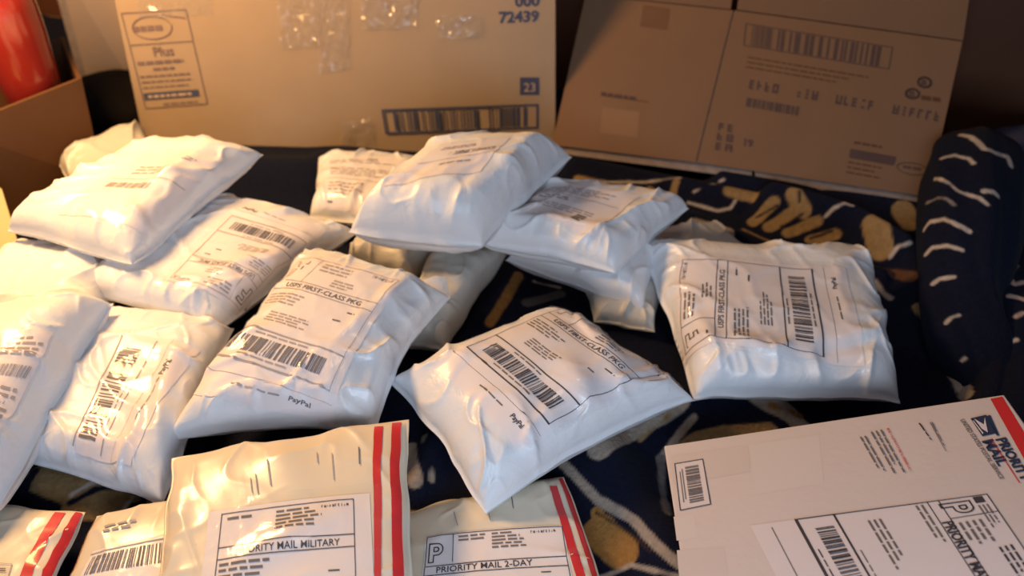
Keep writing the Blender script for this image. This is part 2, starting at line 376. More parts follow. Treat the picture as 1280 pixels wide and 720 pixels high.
# ------------------------------------------------------------------ poly mailers
def bag(name, label, cat, corners, thick, seed, material='poly', group=None, bow=(-.004, -.005, -.003, -.005), a=5.0, b=2.2,
        wr=.6, margin=(.006, .006, .006, .006), up=.66, creases=(), fine=1.0, dome=(0, 0), partname='bag', n=120, pull=0.0, droop=0.0):
    C = [P(*c) for c in corners]; A, B, Cc, D = C
    nrm = np.cross(D - A, B - A); nrm /= np.linalg.norm(nrm)
    if nrm[2] < 0: nrm = -nrm
    lu = (np.linalg.norm(B - A) + np.linalg.norm(Cc - D)) / 2; lv = (np.linalg.norm(D - A) + np.linalg.norm(Cc - B)) / 2
    du = ((B - A) + (Cc - D)); du /= np.linalg.norm(du); dv = ((D - A) + (Cc - B)); dv /= np.linalg.norm(dv)
    def base(u, v):
        U = u[:, None]; V = v[:, None]
        p = A * (1 - U) * (1 - V) + B * U * (1 - V) + Cc * U * V + D * (1 - U) * V
        qu = (4 * u * (1 - u))[:, None]; qv = (4 * v * (1 - v))[:, None]
        p = p - dv * bow[0] * qu * (1 - V) + dv * bow[2] * qu * V + du * bow[1] * qv * U - du * bow[3] * qv * (1 - U)
        # uneven hand-filled outline
        e = (np.abs(2 * u - 1) ** 6 + np.abs(2 * v - 1) ** 6)
        w = (noise(u * lu * 22, v * lv * 22, seed + 50) - .5) * .008 * wr * e
        return p + nrm * w[:, None] + dv * ((noise(u * lu * 30, v * 1.5, seed + 60) - .5) * .006 * np.abs(2 * v - 1) ** 4)[:, None] \
                 + du * ((noise(u * 1.5, v * lv * 30, seed + 61) - .5) * .006 * np.abs(2 * u - 1) ** 4)[:, None]
    def prof(u, v):
        uu = np.clip((u - margin[3]) / (1 - margin[3] - margin[1]), 0, 1); vv = np.clip((v - margin[0]) / (1 - margin[0] - margin[2]), 0, 1)
        fu = np.clip(1 - np.abs(2 * uu - 1) ** a, 0, 1) ** (1 / b); fv = np.clip(1 - np.abs(2 * vv - 1) ** a, 0, 1) ** (1 / b)
        return fu * fv
    def wrk(u, v, side):
        x = u * lu; y = v * lv; s = seed * 7 + side * 31
        wx = x + .02 * noise(x * 14, y * 14, s); wy = y + .02 * noise(x * 14 + 9, y * 14, s + 1)
        big = (noise(wx * 11, wy * 11, s + 2) - .5) * .016
        cr = (ridged(wx * 17 + wy * 6, wy * 13 - wx * 5, s + 3) ** 5) * .0055 + (ridged(wx * 30 - wy * 12, wy * 26 + wx * 9, s + 4) ** 5) * .0030
        edge = np.minimum(np.minimum(u, 1 - u) * lu, np.minimum(v, 1 - v) * lv)
        pk = np.exp(-((edge - .022) / .02) ** 2)
        along = np.where(np.minimum(u, 1 - u) * lu < np.minimum(v, 1 - v) * lv, y, x)
        puck = (ridged(along * 42 + edge * 9, edge * 10 + 3, s + 5) ** 2 - .35) * .0065 * pk
        return wr * (big * .7 + cr * fine * (.45 + 2.4 * np.exp(-(edge / .04) ** 2)) + puck * fine * .6)
    def top(u, v):
        u = np.clip(np.asarray(u, float), 0, 1); v = np.clip(np.asarray(v, float), 0, 1); f = prof(u, v)
        h = thick * up * f * (1 + dome[0] * (u - .5) + dome[1] * (v - .5)) + wrk(u, v, 0) * np.minimum(1, f * 1.6 + .12)
        for (u0, v0, u1, v1, amp, wid) in creases:
            d0 = np.array([(u1 - u0) * lu, (v1 - v0) * lv]); l2 = (d0 ** 2).sum(); px = (u - u0) * lu; py = (v - v0) * lv
            t = np.clip((px * d0[0] + py * d0[1]) / l2, 0, 1); dist = np.hypot(px - t * d0[0], py - t * d0[1])
            h = h + amp * np.exp(-(dist / wid) ** 2) * np.minimum(1, f * 2) * (1 - .6 * np.abs(2 * t - 1))
        return base(u, v) + nrm * np.maximum(h, .0006)[:, None]
    def bot(u, v):
        f = prof(u, v)
        return base(u, v) - nrm * np.maximum(thick * (1 - up) * f + wrk(u, v, 1) * .4 * f, .0006)[:, None]
    t = np.linspace(0, 1, n); t = t - np.sin(2 * np.pi * t) * .06
    U, V = np.meshgrid(t, t, indexing='ij'); U, V = U.ravel(), V.ravel()
    vt, vb = top(U, V), bot(U, V)
    ctr = (A + B + Cc + D) / 4; loc = np.array([ctr[0], ctr[1], vb[:, 2].min()])
    r = root(name, loc, label, cat, group)
    fl = np.cross(B - A, D - A) @ nrm > 0
    ft = grid_faces(n, n, 0, not fl); fb = grid_faces(n, n, n * n, fl)
    k = np.arange(n - 1)
    rim = [np.concatenate([k * n]), ]
    e = []
    for a0, a1 in ((k * n, (k + 1) * n), (k * n + n - 1, (k + 1) * n + n - 1), (k, k + 1), ((n - 1) * n + k, (n - 1) * n + k + 1)):
        e.append(np.stack([a0, a1, a1 + n * n, a0 + n * n], 1))
    mesh_obj(partname, np.concatenate([vt, vb]), np.concatenate([ft, fb] + e), M[material], r, loc)
    r['_s'] = 0; del r['_s']
    return r, Surf(arclen(top), 0, 1, 260)

def put_label(r, S, px, drawer, seed, ink=INK, m='paper', tape=True, uv=None, tape_x=(-.04, 1.04), tape_y=(-.05, 1.05), tname='clear_tape'):
    L = Label(S, px, uv); sh = L.sheet('shipping_label', r, M[m])
    drawer(L, seed); L.flush(sh, ink)
    if tape: L.sheet(tname, r, M['tape'], .0018, tape_x, tape_y)
    return L

# ================================================================== SETTING
v, f = slab([(-2.2, 2.35, -0.5), (2.2, 2.35, -0.5), (2.2, 2.35, 1.9), (-2.2, 2.35, 1.9)], (0, -0.08, 0))
tag(mesh_obj('wall_back', v, f, M['wall'], smooth=False), kind='structure')
v, f = slab([(-2.2, -1.6, -0.5), (2.2, -1.6, -0.5), (2.2, 2.35, -0.5), (-2.2, 2.35, -0.5)], (0, 0, 0.08))
tag(mesh_obj('floor', v, f, M['floor'], smooth=False), kind='structure')

# bed: mattress block with rounded edges, the blanket lies on it
def rounded_slab(lo, hi, rad, n=4):
    lo = np.array(lo); hi = np.array(hi); c = (lo + hi) / 2; h = (hi - lo) / 2
    V = []; Fc = []; S_ = 9
    for ax in range(3):
        for sg in (-1, 1):
            a, b = [i for i in range(3) if i != ax]; off = len(V)
            def spaced(hh): return np.array([-hh, -hh + rad * .15, -hh + rad * .5, -hh + rad, 0, hh - rad, hh - rad * .5, hh - rad * .15, hh])
            for s in spaced(h[a]):
                for t in spaced(h[b]):
                    q = np.zeros(3); q[ax] = sg * h[ax]; q[a] = s; q[b] = t
                    inner = np.clip(q, -(h - rad), h - rad); d = q - inner; l = np.linalg.norm(d)
                    V.append(c + inner + (d / l * rad if l > 0 else d))
            g = grid_faces(S_, S_, off, flip=(sg < 0) != (ax == 1)); Fc += g.tolist()
    return np.array(V), Fc
def far(x, g=0): return 1.47 - .29 * x - g
def bed_slab(x0, x1, y0, z0, z1, g):
    return slab([(x0, y0, z1), (x1, y0, z1), (x1, far(x1, g), z1), (x0, far(x0, g), z1)], (0, 0, z1 - z0))
v, f = bed_slab(-1.15, 1.24, .10, -.30, -.052, .0); o = mesh_obj('mattress', v, f, M['sheet'], None, (0.05, .8, -.30), smooth=False)
bv = o.modifiers.new('bevel', 'BEVEL'); bv.width = .03; bv.segments = 4; tag(o, 'pale mattress under the patterned blanket', 'mattress')
v, f = bed_slab(-1.13, 1.22, .12, -.42, -.302, .01); o = mesh_obj('bed_base', v, f, M['wood'], None, (0.05, .8, -.42), smooth=False)
tag(o, 'dark bed base carrying the mattress', 'bed')

# ================================================================== BLANKET
NX, NY = 1000, 620
gx = np.linspace(-1.12, 1.22, NX); gy = np.linspace(0, 1, NY)
X, Y = np.meshgrid(gx, gy, indexing='ij'); X, Y = X.ravel(), Y.ravel(); Y = .30 + Y * (1.455 - .29 * X - .30)
wxx = X + .05 * noise(X * 5, Y * 5, 3); wyy = Y + .05 * noise(X * 5, Y * 5, 4)
Z = -.022 + .014 * (noise(wxx * 5, wyy * 6, 1) - .5) + .008 * (noise(wxx * 13, wyy * 13, 2) - .5)
def seg_d(x, y, a, b):
    d = b - a; t = np.clip(((x - a[0]) * d[0] + (y - a[1]) * d[1]) / (d @ d), 0, 1)
    return np.hypot(x - a[0] - t * d[0], y - a[1] - t * d[1])
def ridge(pts, width, height):
    global Z
    p = [P(a, b, 0.0)[:2] for a, b in pts]; d = np.full(len(X), 9.0)
    for i in range(len(p) - 1): d = np.minimum(d, seg_d(X, Y, p[i], p[i + 1]))
    Z = np.maximum(Z, Z * .3 + height * np.exp(-(d / width) ** 2))
ridge([(720, 214), (850, 240), (980, 266), (1130, 330)], .026, .032)
ridge([(850, 272), (960, 320), (1100, 350)], .018, .022)
ridge([(900, 238), (1020, 254), (1140, 276)], .022, .034)
ridge([(960, 265), (1060, 292), (1120, 330)], .024, .045)
ridge([(255, 225), (390, 225), (420, 215)], .050, .035)
ridge([(1130, 330), (1180, 430), (1190, 500)], .025, .03)
ridge([(745, 560), (790, 640), (850, 710)], .035, .025)
ridge([(820, 530), (880, 505), (960, 515)], .030, .030)
ridge([(60, 600), (130, 612), (210, 600)], .03, .015)
ridge([(520, 610), (545, 560)], .02, .02)
ridge([(1270, 330), (1275, 440), (1250, 560)], .045, .06)
ridge([(1230, 470), (1215, 540)], .03, .04)
ridge([(650, 340), (610, 400)], .018, .015)
BV = np.stack([X, Y, Z], 1)
NAVY, TAN, CREAM, ORANGE = (.007, .009, .022), (.27, .18, .085), (.46, .40, .36), (.30, .15, .045)
GTAN = (.33, .27, .22)
def paint(V, col, strokes, wd=60):
    x, y, w = project(V)
    for pts, width, c in strokes:
        p3 = []
        for a, b in pts:
            k = np.argmin((x - a) ** 2 + (y - b) ** 2 + (w - w.min()) * wd); p3.append(V[k])
        sc = np.mean([(q - CAM) @ FWD for q in p3]) / F; rad = width * sc / 2; p3 = np.array(p3)
        m = np.where(((V > p3.min(0) - rad - .01) & (V < p3.max(0) + rad + .01)).all(1))[0]; Q = V[m]; d = np.full(len(Q), 9.0)
        for i in range(len(p3) - 1):
            a, dd = p3[i], p3[i + 1] - p3[i]; l2 = max(dd @ dd, 1e-9); t = np.clip(((Q - a) @ dd) / l2, 0, 1)
            d = np.minimum(d, np.linalg.norm(Q - a - t[:, None] * dd, axis=1))
        d = d + (noise(Q[:, 0] * 110 + Q[:, 2] * 70, Q[:, 1] * 110, 5) - .5) * .0014
        s = np.clip((rad - d) / .0022 + .5, 0, 1)[:, None]; col[m] = col[m] * (1 - s) + np.array(c) * s
strokes = [
    # far strip below the opened carton
    ([(748, 227), (776, 228), (808, 228), (850, 222)], 3, CREAM), ([(846, 226), (840, 247)], 9, TAN), ([(812, 236), (838, 250)], 6, TAN),
    ([(722, 224), (748, 232)], 12, TAN), ([(859, 254), (896, 263), (914, 260), (920, 250)], 3.5, CREAM), ([(868, 240), (905, 224)], 3, CREAM),
    ([(912, 238), (942, 246)], 17, TAN), ([(994, 244), (1004, 262)], 22, TAN), ([(999, 240), (1000, 256)], 3.5, NAVY),
    ([(940, 278), (968, 252)], 15, TAN), ([(962, 284), (998, 262)], 16, TAN), ([(984, 292), (1022, 276)], 14, TAN), ([(1014, 300), (1044, 292)], 14, TAN),
    ([(945, 272), (972, 258)], 2.5, NAVY), ([(975, 284), (1004, 268)], 2.5, NAVY), ([(1012, 298), (1040, 290)], 3, NAVY),
    ([(1032, 317), (1046, 309), (1061, 308)], 5, CREAM), ([(1032, 271), (1042, 260), (1056, 254), (1066, 257)], 4, CREAM),
    ([(866, 282), (908, 294)], 20, GTAN), ([(929, 287), (965, 303), (1002, 320)], 4, TAN), ([(1094, 282), (1100, 310)], 34, TAN),
    ([(1128, 262), (1138, 275)], 26, TAN), ([(1112, 321), (1122, 309), (1136, 303), (1154, 305)], 4.5, CREAM), ([(1112, 338), (1140, 345)], 16, (.10, .05, .03)),
    ([(940, 262), (952, 240)], 6, NAVY),
    # right of the F-marked bag
    ([(1144, 384), (1166, 400)], 12, TAN), ([(1165, 415), (1185, 425)], 9, TAN), ([(1178, 448), (1194, 468), (1208, 492)], 19, GTAN),
    ([(1214, 318), (1234, 350), (1262, 392), (1276, 420)], 5, TAN), ([(1216, 385), (1228, 378), (1242, 377)], 5, CREAM), ([(1222, 444), (1242, 432), (1270, 422)], 5.5, CREAM),
    ([(1240, 328), (1254, 322), (1268, 326), (1258, 342), (1270, 352), (1279, 348)], 7, (.50, .36, .30)), ([(1252, 352), (1262, 364), (1279, 372)], 7, (.50, .36, .30)),
    ([(1092, 352), (1112, 372)], 9, GTAN), ([(1094, 388), (1102, 384)], 4, CREAM), ([(1272, 392), (1279, 386)], 6, (.50, .36, .30)),
    # centre gap
    ([(648, 345), (632, 372), (612, 402)], 13, ORANGE), ([(668, 352), (700, 360)], 3, CREAM), ([(660, 378), (700, 368)], 14, (.10, .09, .09)),
    # between H, the white box and the flat envelope
    ([(748, 560), (780, 540), (822, 516), (850, 500)], 30, GTAN), ([(800, 550), (836, 520)], 6, TAN),
    ([(700, 575), (722, 600), (748, 626), (790, 648), (822, 684), (850, 706)], 13, GTAN), ([(750, 665), (775, 690)], 46, ORANGE), ([(745, 640), (760, 660)], 16, ORANGE),
    ([(745, 640), (790, 668), (812, 690)], 3, (.05, .03, .02)), ([(750, 722), (790, 706), (850, 722)], 7, GTAN),
    ([(850, 566), (874, 550), (905, 543), (960, 540)], 24, TAN), ([(868, 522), (846, 545), (826, 575)], 10, GTAN), ([(826, 572), (834, 640)], 12, (.14, .13, .13)),
    ([(925, 484), (958, 500), (990, 520), (1015, 545)], 26, GTAN), ([(964, 506), (1000, 520)], 8, ORANGE),
    # lower left gap
    ([(50, 596), (90, 610), (200, 600)], 42, TAN), ([(90, 634), (210, 640)], 30, TAN), ([(86, 628), (120, 612), (150, 608), (172, 615)], 8, NAVY),
    ([(88, 618), (118, 602), (150, 600)], 6, CREAM), ([(160, 634), (180, 628)], 9, NAVY), ([(30, 616), (44, 590)], 14, NAVY), ([(150, 640), (166, 622)], 5, CREAM),
    # between the front envelope and H
    ([(512, 560), (520, 600)], 20, GTAN), ([(530, 545), (538, 600)], 9, GTAN), ([(640, 655), (500, 640)], 10, TAN),
]
col = np.tile(np.array(NAVY), (len(BV), 1))
# faint tawny tiger figures in the parts of the blanket that show little
fig = np.clip((ridged(BV[:, 0] * 6 + 1.3, BV[:, 1] * 9, 21) - .86) * 16, 0, 1) * (noise(BV[:, 0] * 3, BV[:, 1] * 3, 22) > .62)
sel = (BV[:, 1] > 1.34) | (BV[:, 0] < -.62)
fig = (fig * sel)[:, None]; col = col * (1 - fig) + np.array(TAN) * fig
paint(BV, col, strokes)
bl = root('patterned_blanket', (0.05, 1.0, -0.05), 'navy plush blanket with tan figures and cream lines spread under all the parcels', 'blanket')
# skirt so the cloth has thickness
nb = len(BV); low = BV.copy(); low[:, 2] = np.minimum(low[:, 2] - .006, -0.05)
ft = grid_faces(NX, NY, 0, flip=False)
def vcol(o, c):
    a = o.data.color_attributes.new('pattern', 'FLOAT_COLOR', 'POINT')
    a.data.foreach_set('color', np.concatenate([c, np.ones((len(c), 1))], 1).astype(np.float32).ravel())
edge_idx = [np.arange(NX) * NY, np.arange(NX) * NY + NY - 1, np.arange(NY), (NX - 1) * NY + np.arange(NY)]
allv = [BV]; allf = ft.tolist(); allc = [col]; cnt = nb
for e in edge_idx:
    q = BV[e].copy(); q[:, 2] = -.0505; allv.append(q); allc.append(col[e])
    allf += [[int(e[i]), int(e[i + 1]), cnt + i + 1, cnt + i] for i in range(len(e) - 1)]; cnt += len(e)
o = mesh_obj('spread_cloth', np.concatenate(allv), allf, M['blanket'], bl, org(bl)); vcol(o, np.concatenate(allc))

def swept(path, rad, nseg=240, nr=190, seed=1, flat=.8):
    """a soft roll of cloth along path (world points) with radius per point"""
    path = np.array(path); t = np.linspace(0, len(path) - 1, nseg); i = np.clip(t.astype(int), 0, len(path) - 2); fr = t - i
    def cr(A):
        A = np.asarray(A, float); A = A.reshape(len(path), -1)
        p0 = A[np.clip(i - 1, 0, len(A) - 1)]; p1 = A[i]; p2 = A[i + 1]; p3 = A[np.clip(i + 2, 0, len(A) - 1)]; u = fr[:, None]
        return .5 * (2 * p1 + (p2 - p0) * u + (2 * p0 - 5 * p1 + 4 * p2 - p3) * u ** 2 + (3 * p1 - p0 - 3 * p2 + p3) * u ** 3)
    c = cr(path); r = np.maximum(cr(rad)[:, 0], .002)
    # round the ends
    s = t / (len(path) - 1); endr = np.sqrt(np.clip(1 - np.clip((s - .86) / .14, 0, 1) ** 2, 0.0004, 1)) * np.sqrt(np.clip(1 - np.clip((.06 - s) / .06, 0, 1) ** 2, 0.0004, 1))
    r = r * endr
    tg = np.gradient(c, axis=0); tg /= np.linalg.norm(tg, axis=1, keepdims=True)
    side = np.cross(tg, [0, 0, 1.0]); side /= np.linalg.norm(side, axis=1, keepdims=True); upv = np.cross(side, tg)
    a = np.linspace(0, 2 * np.pi, nr, endpoint=False)
    V = []
    for k in range(nseg):
        wob = 1 + .16 * (noise(np.cos(a) * 1.6 + 5 + k * .0105, np.sin(a) * 1.6 + 5, seed) - .5) * 2 + .05 * (noise(np.cos(a) * 4 + k * .027, np.sin(a) * 4 + 9, seed + 3) - .5)
        V.append(c[k] + side[k] * (np.cos(a) * r[k] * wob)[:, None] + upv[k] * (np.sin(a) * r[k] * wob * flat)[:, None])
    V = np.concatenate(V); j = np.arange(nr); F_ = []
    for k in range(nseg - 1):
        F_.append(np.stack([k * nr + j, k * nr + (j + 1) % nr, (k + 1) * nr + (j + 1) % nr, (k + 1) * nr + j], 1))
    F_ = np.concatenate(F_).tolist() + [list(range(nr))[::-1], [(nseg - 1) * nr + q for q in range(nr)]]
    return V, F_
# the tall rolled fold at the right
pv, pf = swept([P(1232, 520, .0), P(1218, 440, .025), P(1203, 370, .045), P(1206, 300, .07), P(1214, 240, .085), P(1226, 192, .085)],
               [.030, .048, .050, .062, .068, .070], seed=4, flat=.9)
pc = np.tile(np.array(NAVY), (len(pv), 1))
paint(pv, pc, [
    ([(1200, 165), (1212, 168), (1228, 183), (1246, 189), (1260, 194), (1266, 206)], 7, CREAM),
    ([(1174, 196), (1192, 192), (1208, 196), (1214, 202)], 5, CREAM), ([(1162, 222), (1174, 222), (1196, 236), (1222, 246), (1234, 255)], 5, CREAM),
    ([(1230, 237), (1242, 238), (1250, 243)], 7, CREAM), ([(1154, 252), (1168, 246), (1182, 248), (1192, 255)], 4, (.2, .18, .17)),
    ([(1150, 287), (1160, 276), (1176, 273), (1194, 279), (1212, 289)], 5.5, CREAM), ([(1154, 316), (1164, 308), (1182, 306), (1202, 312)], 5.5, CREAM),
    ([(1164, 354), (1174, 347), (1192, 346)], 5.5, CREAM), ([(1182, 402), (1190, 396), (1198, 393)], 5, CREAM), ([(1206, 446), (1202, 450)], 4, CREAM)], 4000)
o = mesh_obj('rolled_fold', pv, pf, M['blanket'], bl, org(bl)); vcol(o, pc)
pv, pf = swept([P(1262, 560, .0), P(1272, 470, .02), P(1272, 400, .03), P(1262, 345, .02), P(1256, 320, .01)], [.03, .045, .05, .04, .03], seed=9, flat=.8)
pc = np.tile(np.array(NAVY), (len(pv), 1))
paint(pv, pc, [([(1240, 330), (1254, 323), (1268, 328), (1258, 342), (1268, 352), (1279, 350)], 7, (.50, .36, .30)),
    ([(1262, 368), (1279, 372)], 7, (.50, .36, .30)), ([(1224, 443), (1244, 432), (1270, 423)], 5.5, CREAM), ([(1268, 395), (1279, 389)], 6, (.50, .36, .30)),
    ([(1222, 384), (1232, 378), (1244, 377)], 5, CREAM)], 4000)
o = mesh_obj('rolled_fold', pv, pf, M['blanket'], bl, org(bl)); vcol(o, pc)

# ================================================================== BOXES BEHIND
def box_from_face(name, face, depth, m, rt, part='body'):
    v, f = slab(face, depth); return mesh_obj(part, v, f, m, rt, org(rt), smooth=False)

# --- big sealed carton
A = P(180, 178, .0); B = P(694, 195, .0)
TL = PY(131, -60, A[1] + .055); TR = PPL(694, -60, A, B, TL)
big = root('sealed_carton', (A + B) / 2 + np.array([0, .1, 0]), 'large tan carton with a blue framed barcode and clear tape on its face', 'box')
nrm = np.cross(TL - A, B - A); nrm /= np.linalg.norm(nrm); nrm = nrm if nrm[1] < 0 else -nrm
box_from_face('body', [TL, TR, B, A], nrm * .12, M['cardboard'], big)
FS = quad_surf([TL, TR, B, A])
def flatlab(S, px): return Label(S, px)
# the glued overlapping panel at the right
L = Label(FS, [(618, -50), (694, -55), (694, 194), (628, 193)])
pv = np.concatenate([L.map(np.array([0, 1, 1, 0.]), np.array([0, 0, 1, 1.]), .0022), L.map(np.array([0, 1, 1, 0.]), np.array([0, 0, 1, 1.]), -.001)])
mesh_obj('glued_panel', pv, [[0, 1, 2, 3], [7, 6, 5, 4], [0, 4, 5, 1], [1, 5, 6, 2], [2, 6, 7, 3], [3, 7, 4, 0]], M['cardboard'], big, org(big), smooth=False)
BOXINK = {'bar': ('barcode', M['blueink']), 'txt': ('lettering', M['blueink']), 'lin': ('printed_frame', M['blueink']), 'sml': ('fine_print', M['blueinkfaint']), 'logo': ('emblem', M['blueinkfaint'])}
L = Label(FS, [(477, 136), (673, 129), (673, 160), (482, 167)])
L.frame('lin', 0, 0, 1, 1, .0035); L.vline('lin', .685, 0, 1, .003); L.barcode('bar', .07, .12, .63, .88, 5, 17); L.barcode('bar', .73, .12, .95, .88, 8, 8); L.flush(big, BOXINK, .0030)
L = Label(FS, [(650, 96), (674, 96), (674, 118), (650, 118)])
L.rect('lin', 0, 0, 1, 1); L.flush(big, {'lin': ('number_panel', M['blueink'])}, .0028)
L.b = {}; L.text('txt', '23', .5, .80, .014, .01, align='c'); L.flush(big, {'txt': ('number', M['palecard'])}, .0036)
L = Label(FS, [(622, -6), (676, -8), (674, 28), (624, 30)])
L.text('txt', '000', .98, .40, .015, .03, w=L.w * .58, align='r'); L.text('txt', '72439', .98, .94, .016, .03, w=L.w * .98, align='r'); L.flush(big, BOXINK, .0030)
L = Label(FS, [(151, 16), (233, 11), (260, 130), (182, 136)])
L.frame('sml', 0, 0, 1, 1, .0016); L.hline('sml', .02, .98, .32, .0016)
stroke(L, [(.42 + .30 * math.cos(math.radians(k)), .165 + .115 * math.sin(math.radians(k))) for k in range(-10, 341, 14)], .0016, closed=False, key='logo')
stroke(L, [(.62, .04), (.80, .07), (.95, .09)], .0016, closed=False, key='logo')
L.scrib('logo', .12, .13, .62, .19, 1, 3, fill=.9); L.text('logo', 'Plus', .5, .455, .015, .02, align='c')
L.scrib('sml', .06, .49, .98, .535, 1, 5, .8); L.scrib('sml', .28, .565, .75, .60, 1, 6, .8); L.scrib('sml', .05, .64, .95, .675, 1, 7, .6)
L.scrib('sml', .05, .70, .92, .735, 1, 8, .5); L.scrib('sml', .05, .76, .9, .79, 1, 9, .5); L.scrib('sml', .3, .95, .95, .975, 1, 11, .6); L.rect('txt', .03, .83, .90, .905)
L.flush(big, BOXINK, .0012)
L.b = {}; L.scrib('txt', .1, .85, .85, .885, 1, 4, .8); L.flush(big, {'txt': ('fine_print', M['palecard'])}, .0020)
# tape on its face: built crumpled, standing a little off the board
def crumpled_tape(S, px, rt, seed, amp=.0035):
    L = Label(S, px); n, k = 46, 40
    Xg, Yg = np.meshgrid(np.linspace(0, 1, n), np.linspace(0, 1, k), indexing='ij'); x, y = Xg.ravel(), Yg.ravel()
    p = L.map(x, y, 0); q = L.uv(x, y); nn = S.normal(q[:, 0], q[:, 1])
    h = .0022 + amp * (ridged(x * L.w * 30 + y * 2, y * L.h * 18 + x * 3, seed) ** 3) + amp * .6 * (ridged(x * L.w * 70, y * L.h * 50, seed + 1) ** 4)
    o = mesh_obj('clear_tape', p + nn * h[:, None], L.facing(p, Xg, Yg, n, k), M['boxtape'], rt, org(rt)); return o
crumpled_tape(FS, [(344, -40), (392, -42), (400, 56), (352, 62)], big, 2)
crumpled_tape(FS, [(392, -40), (432, -40), (438, 84), (400, 92)], big, 12)
crumpled_tape(FS, [(448, -40), (520, -42), (522, 34), (452, 36)], big, 22)
crumpled_tape(FS, [(170, -30), (262, -34), (266, 18), (174, 22)], big, 32, .002)
crumpled_tape(FS, [(545, 20), (600, 18), (602, 46), (548, 48)], big, 42, .002)
crumpled_tape(FS, [(425, 150), (465, 148), (468, 180), (428, 182)], big, 52, .003)

# --- opened, flattened carton at the right
BL, BM, BR = P(690, 178, .045), P(871, 203, .045), P(1160, 246, .045)
TM = PY(918, 13, BM[1] + .14); TRp = PPL(1203, 52, BM, BR, TM); TLp = PPL(732, -6, BM, BR, TM); BL = PPL(690, 181, BM, BR, TM)
fc = root('opened_carton', (BL + BR) / 2, 'opened brown carton lying back with dark printing, right of the sealed carton', 'box')
nb_ = np.cross(TM - BM, BR - BM); nb_ /= np.linalg.norm(nb_); nb_ = nb_ if nb_[1] < 0 else -nb_
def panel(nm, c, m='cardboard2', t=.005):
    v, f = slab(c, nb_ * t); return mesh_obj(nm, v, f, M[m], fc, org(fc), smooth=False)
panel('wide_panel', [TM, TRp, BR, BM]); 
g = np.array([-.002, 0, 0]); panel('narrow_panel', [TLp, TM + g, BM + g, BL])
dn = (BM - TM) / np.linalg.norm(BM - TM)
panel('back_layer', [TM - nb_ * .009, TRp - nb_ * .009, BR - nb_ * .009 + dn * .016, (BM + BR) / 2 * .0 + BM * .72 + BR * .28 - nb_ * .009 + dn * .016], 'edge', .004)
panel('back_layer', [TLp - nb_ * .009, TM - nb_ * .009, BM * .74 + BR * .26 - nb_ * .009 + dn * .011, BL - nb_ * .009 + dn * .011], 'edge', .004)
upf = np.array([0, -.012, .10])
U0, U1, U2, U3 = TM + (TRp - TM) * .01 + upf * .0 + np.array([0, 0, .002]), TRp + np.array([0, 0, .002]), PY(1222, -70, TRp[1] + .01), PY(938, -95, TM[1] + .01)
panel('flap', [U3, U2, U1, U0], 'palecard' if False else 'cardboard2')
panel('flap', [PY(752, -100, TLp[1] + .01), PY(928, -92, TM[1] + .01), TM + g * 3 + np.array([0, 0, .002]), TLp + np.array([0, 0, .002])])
RS = quad_surf([TM, TRp, BR, BM]); RL = quad_surf([TLp, TM, BM, BL])
CI = {'bar': ('barcode', M['brownink']), 'txt': ('lettering', M['brownink']), 'lin': ('printed_frame', M['brownink']), 'sml': ('fine_print', M['cardboard3']), 'logo': ('emblem', M['brownink'])}
L = Label(RS, [(932, 29), (1116, 59), (1111, 87), (929, 57)]); L.frame('lin', 0, 0, 1, 1, .0012); L.barcode('bar', .05, .06, .20, .94, 31, 16); L.barcode('bar', .23, .06, .95, .94, 33, 17); L.flush(fc, CI, .0008)
L = Label(RS, [(930, 66), (1110, 96), (1102, 122), (926, 92)]); L.scrib('sml', .03, .1, .95, .8, 3, 3, .25); L.flush(fc, CI, .0008)
L = Label(RS, [(938, 98), (1180, 140), (1176, 156), (935, 114)])
L.glyphs('txt', .0, .1, 1.0, .8, 24, 6, gaps=(4, 5, 9, 10, 16, 17))
L.flush(fc, CI, .0008)
L = Label(RS, [(934, 122), (1001, 134), (999, 145), (932, 133)]); L.barcode('bar', 0, 0, 1, 1, 35, 26); L.flush(fc, CI, .0008)
L = Label(RS, [(898, 152), (921, 156), (918, 192), (892, 188)])
for k in range(3): L.glyphs('txt', .05, .03 + k * .34, 1.0, .29 + k * .34, 2, 43 + k)
L.flush(fc, CI, .0008)
L = Label(RS, [(926, 170), (952, 174), (950, 186), (925, 182)]); L.text('txt', '19', .1, .95, .011, .03); L.flush(fc, CI, .0008)
L = Label(RS, [(1063, 186), (1120, 196), (1117, 207), (1061, 197)]); L.rect('bar', 0, 0, 1, 1); L.scrib('sml', .0, 1.3, .9, 3.0, 3, 9, .3); L.scrib('sml', .05, -1, .8, -.5, 1, 10, .5); L.flush(fc, CI, .0008)
L = Label(RS, [(1122, 200), (1160, 206), (1158, 222), (1120, 216)]); stroke(L, [(.5 + .5 * math.cos(math.radians(k)), .5 + .45 * math.sin(math.radians(k))) for k in range(30, 331, 20)], .0012, closed=False, key='logo'); L.scrib('logo', .2, .3, .9, .5, 1, 12, 1); L.flush(fc, CI, .0008)
L = Label(RS, [(1142, 95), (1168, 99), (1166, 128), (1136, 124)])
for cx, cy, rr in ((.55, .2, .30), (.1, .75, .28)):
    stroke(L, [(cx + rr * math.cos(math.radians(k)), cy + rr * .7 * math.sin(math.radians(k))) for k in range(0, 360, 30)], .003, key='logo'); L.scrib('logo', cx - .15, cy - .12, cx + .15, cy + .12, 2, 4, .8)
L.scrib('sml', .5, .72, 1.6, .95, 1, 6, .8); L.flush(fc, CI, .0008)
L = Label(RL, [(752, 113), (814, 122), (813, 130), (751, 121)]); L.scrib('txt', 0, .1, 1, .8, 1, 77, .8); L.rect('sml', .0, .7, .95, .82); L.flush(fc, CI, .0008)
L = Label(RL, [(804, 6), (838, 11), (834, 38), (800, 33)])
